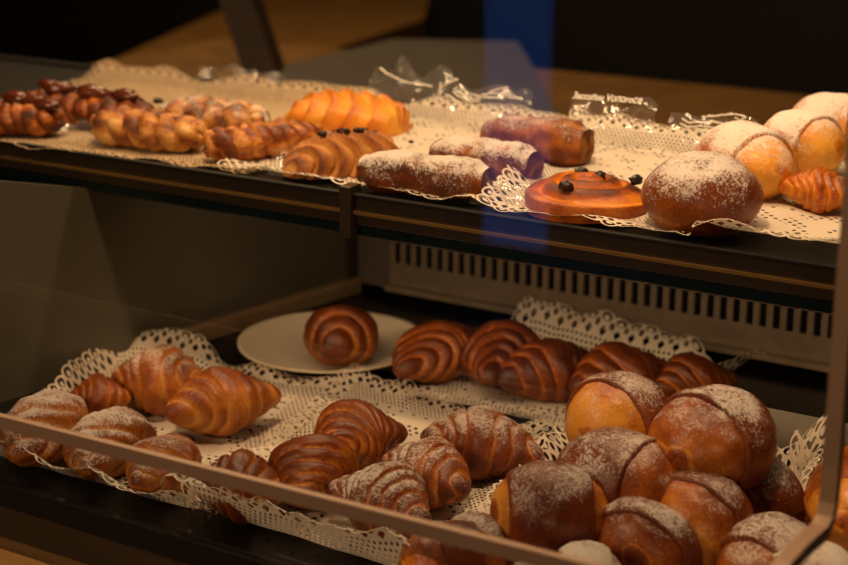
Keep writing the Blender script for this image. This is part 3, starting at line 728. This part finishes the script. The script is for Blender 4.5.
# raisin swirl
c = P(585, 196, UPP + 0.012); base = Vector((c.x, c.y, UPP)); e = empty('raisin_swirl', base, 'flat glazed swirl pastry with raisins at the shelf front, left of the round bun', 'pastry')
bm = bmesh.new(); bl = bm.verts.layers.float.new('bake'); uvl = bm.loops.layers.uv.new('UVMap'); rows = []
for i in range(71):
    q = i / 70; row = []
    for k in range(96):
        v = 2 * math.pi * k / 96; rr_ = 0.052 * (q if q <= 0.86 else 0.86 + (q - 0.86))
        sp = (q * 3.4 - v / (2 * math.pi)) % 1.0
        hgt = 0.024 * (1 - q ** 3.2) ** 0.7 + 0.0065 * math.sin(math.pi * sp) ** 0.6 * (1 - sm(0.9, 1, q))
        rad_ = rr_ * (1 + 0.04 * math.sin(3 * v + 1)) + (0.006 * math.sin(math.pi * min(1, (1 - q) / 0.2)) if q > 0.8 else 0)
        p = Vector((rad_ * math.cos(v), rad_ * math.sin(v) * 0.95, max(0.0, hgt)))
        vt = bm.verts.new(p); vt[bl] = max(0, min(1, 0.25 + 0.5 * math.sin(math.pi * sp) + 0.3 * nz3(p, 50, 5) - 0.2 * sm(0.8, 1, q))); row.append((vt, (q * 3, k / 48)))
    rows.append(row)
for ra, rb in zip(rows, rows[1:]):
    for k in range(96):
        k2 = (k + 1) % 96; f = bm.faces.new((ra[k][0], ra[k2][0], rb[k2][0], rb[k][0]))
        for l in f.loops: l[uvl].uv = (0, 0)
        for l, qv in zip(f.loops, (ra[k][1], ra[k2][1], rb[k2][1], rb[k][1])): l[uvl].uv = qv
bmesh.ops.recalc_face_normals(bm, faces=bm.faces)
obj('dough', bm, GOLD, e, sugar=0.12, tone=0.22)
for i, (px, py) in enumerate(((582, 172), (636, 180), (600, 176), (566, 186))):
    p = P(px, py, UPP + 0.028) - base; bm = bmesh.new(); blob(bm, p, 0.0062, 0.005, 0.0042, i, i, 0.35); obj('raisin', bm, RAISIN, e)

# big round sugared bun
c = P(702, 190, UPP + 0.032); base = Vector((c.x, c.y, UPP)); 
bm = bmesh.new(); bl = bm.verts.layers.float.new('bake'); uvl = bm.loops.layers.uv.new('UVMap'); rows = []
for i in range(49):
    th = math.pi * i / 48; row = []
    for k in range(72):
        v = 2 * math.pi * k / 72
        d = Vector((math.sin(th) * math.cos(v), math.sin(th) * math.sin(v), math.cos(th)))
        rr_ = 0.0485 * (1 + 0.05 * noise.noise(d * 1.6 + Vector((4, 0, 0))))
        dim = math.exp(-((d.x - 0.25) ** 2 / 0.015 + (d.y + 0.35) ** 2 / 0.05)) if d.z > 0 else 0
        dim2 = math.exp(-((d.x + 0.1) ** 2 / 0.09 + (d.y + 0.05) ** 2 / 0.012)) if d.z > 0 else 0
        rr_ *= 1 - 0.10 * dim - 0.05 * dim2
        p = Vector((d.x * rr_, d.y * rr_, 0.0275 + d.z * rr_ * 0.72)); p.z = max(p.z, 0.0)
        vt = bm.verts.new(p); vt[bl] = max(0, min(1, 0.45 + 0.3 * d.z + 0.25 * nz3(p, 30, 3) + 0.35 * dim)); row.append((vt, (k / 36, i / 24)))
    rows.append(row)
for ra, rb in zip(rows, rows[1:]):
    for k in range(72):
        k2 = (k + 1) % 72; f = bm.faces.new((ra[k][0], ra[k2][0], rb[k2][0], rb[k][0]))
        for l, qv in zip(f.loops, (ra[k][1], ra[k2][1], rb[k2][1], rb[k][1])): l[uvl].uv = qv
bmesh.ops.recalc_face_normals(bm, faces=bm.faces)
tag(obj('round_bun', bm, BUN, None, base, sugar=0.76, tone=0.05), 'big round bun thick with sugar, at the right front of the upper shelf', 'bun')
GR = 'sugared rolls at the right end of the upper shelf'
bun((712, 150), (782, 176), 0.034, UPP + 0.030, 'white sugared roll behind the big round bun, orange flaky end', belt=(0.05, 0.75), sugar=0.86, tone=0.0, core_tone=-0.1, group=GR, mat=GOLD, name='sugared_roll', cat='roll')
bun((770, 138), (838, 154), 0.033, UPP + 0.030, 'white sugared roll in the middle of the right-hand group', belt=(0.05, 0.75), sugar=0.92, tone=-0.05, core_tone=-0.1, group=GR, mat=GOLD, name='sugared_roll', cat='roll')
bun((792, 122), (880, 134), 0.034, UPP + 0.030, 'sugared roll furthest back at the right end of the upper shelf', belt=(0.05, 0.8), sugar=0.90, tone=-0.0, group=GR, mat=GOLD, name='sugared_roll', cat='roll')
croissant((776, 184), (872, 200), 0.0215, 'orange flaky croissant at the right front of the upper shelf, cut by the end rim', z0=UPP + 0.003, group=None, mat=GOLD, sugar=0.35, seed=55, tone=0.15, lump=0.14, steps=(0.12, 0.3, 0.5, 0.7))
# fallen bits
for (px, py, s, lab) in ((158, 102, 0.0062, 'dark nut crumb alone on the beige paper sheet'), (411, 141, 0.0030, 'larger black raisin crumb on the lace right of the speckled pastry'), (413, 115, 0.0016, 'tiny black crumb on the lace behind the larger crumb')):
    p = P(px, py, UPP + 0.006); bm = bmesh.new(); blob(bm, Vector((0, 0, 0.6 * s)), s, s * 0.8, s * 0.6, 0.3, px, 0.3)
    tag(obj('crumb', bm, CHOC, None, (p.x, p.y, UPP + 0.0035)), lab, 'crumb')

# ------------------------------------------------------------------ clear film wrappers with white print
def film(name, px0, px1, Y, z0, hgt, label, seed, lean=0.012, amp=0.005):
    """crumpled clear sheet standing on its lower edge between two pixels columns, at depth Y"""
    a, b = PY(px0[0], px0[1], Y), PY(px1[0], px1[1], Y); a.z = b.z = z0
    c = (a + b) / 2; bm = bmesh.new(); nx, ny = 44, 22; g = []
    for j in range(ny + 1):
        for i in range(nx + 1):
            q, t = i / nx, j / ny; p = a.lerp(b, q) - c
            n1 = noise.noise(Vector((p.x * 55, t * 3, seed))); n2 = abs(noise.noise(Vector((p.x * 120 + t * 2, t * 5, seed + 5))))
            top = hgt * (0.75 + 0.35 * noise.noise(Vector((q * 4, seed, 1))))
            p = p + Vector((0, lean * t * t + amp * (0.4 + t) * (n1 + 0.7 * n2), t * top)); g.append(bm.verts.new(p))
    for j in range(ny):
        for i in range(nx):
            k = j * (nx + 1) + i; bm.faces.new((g[k], g[k + 1], g[k + nx + 2], g[k + nx + 1]))
    return tag(obj(name, bm, FILM, None, c), label, 'film wrapper', 'clear film wrappers on the upper shelf')
def squiggles(parent, pts_list, Y, rad=0.0009, name='printed_line'):
    for n_, pts in enumerate(pts_list):
        bm = bmesh.new(); P3 = []
        for (u, v), (u2, v2) in zip(pts, pts[1:]):
            for k in range(10): P3.append((u + (u2 - u) * k / 10, v + (v2 - v) * k / 10))
        P3.append(pts[-1]); rr = random.Random(n_ + 3)
        vv = [PY(u, v + rr.uniform(-0.7, 0.7), Y) - parent.location for u, v in P3]
        add_tube(bm, vv, lambda q: rad * (0.6 + 0.8 * rr.random()), 6)
        obj(name, bm, PRINT, parent)
YB = 1.45
f1 = film('film_wrapper', (566, 118), (652, 126), YB, UPZ + 0.016, 0.045, 'clear film wrapper printed with a line of white script, behind the swirl doily', 1)
cu = bpy.data.curves.new('printed_lettering', 'FONT'); cu.body = '3accoпuu Vопоroсе'; cu.size = 0.0125; cu.extrude = 0.0001; cu.offset = 0.00025; cu.shear = 0.2; cu.align_x = 'CENTER'; cu.align_y = 'CENTER'
to = bpy.data.objects.new('printed_lettering', cu); COL.objects.link(to)
dg = bpy.context.evaluated_depsgraph_get(); me = bpy.data.meshes.new_from_object(to.evaluated_get(dg)); bpy.data.objects.remove(to)
t = link('printed_lettering', me, PRINT, f1); tl = PY(607, 98, YB - 0.022) - f1.location
lw = (PY(641, 104, YB) - PY(573, 95, YB)).x; wd = max(v.co.x for v in me.vertices) - min(v.co.x for v in me.vertices)
t.location = tl; t.rotation_euler = (R(62), R(-1.5), 0); t.scale = (lw / wd, lw / wd * 1.15, 1)
f2 = film('film_wrapper', (664, 140), (752, 150), YB, UPZ + 0.010, 0.046, 'clear film wrapper printed with wavy white lines, left of the sugared rolls', 2)
squiggles(f2, [[(702, 117), (715, 116), (730, 114), (742, 115), (746, 118), (740, 120), (735, 117)], [(682, 119), (690, 123), (712, 121), (730, 125), (748, 131)],
               [(680, 123), (688, 127), (706, 126), (716, 129), (728, 132)], [(694, 129), (702, 130), (712, 133), (720, 136)]], YB - 0.018)
f3 = film('film_wrapper', (432, 100), (528, 112), YB + 0.02, UPZ + 0.012, 0.046, 'clear film wrapper with a comb of thin white lines, behind the middle rolls', 3)
squiggles(f3, [[(448, 95), (455, 100), (462, 104)], [(453, 92), (460, 97), (468, 101), (480, 101)], [(457, 90), (464, 95), (474, 99), (488, 97), (504, 98)], [(461, 87), (468, 93), (478, 96), (492, 93), (512, 94)],
               [(490, 92), (500, 89), (508, 87)], [(508, 97), (516, 98), (522, 99)]], YB + 0.002, 0.0008)
f4 = film('film_wrapper', (368, 96), (446, 104), YB + 0.03, UPZ + 0.012, 0.060, 'clear film wrapper with one sagging white printed line, right of the orange shell', 4)
squiggles(f4, [[(380, 68), (386, 73), (394, 77), (402, 81), (416, 84), (432, 86)], [(441, 83), (440, 90), (438, 97)], [(444, 84), (452, 81), (458, 79)]], YB + 0.012, 0.0009)
film('film_wrapper', (196, 76), (284, 86), YB + 0.03, UPZ + 0.010, 0.034, 'crumpled greyish film wrapper at the back edge, below the leaning strut', 5, amp=0.012)
film('film_wrapper', (60, 152), (104, 160), 1.185, UPZ + 0.003, 0.030, 'small crumpled film at the shelf front, between pecan plait and golden plait', 6, amp=0.008)
film('film_wrapper', (268, 182), (306, 187), 1.18, UPZ + 0.003, 0.028, 'small crumpled film at the shelf front, left of the chocolate speckled pastry', 7, amp=0.008)
film('film_wrapper', (470, 212), (520, 219), 1.18, UPZ + 0.004, 0.026, 'small crumpled film at the shelf front, between sugar-dusted rolls and raisin swirl', 8, amp=0.008)
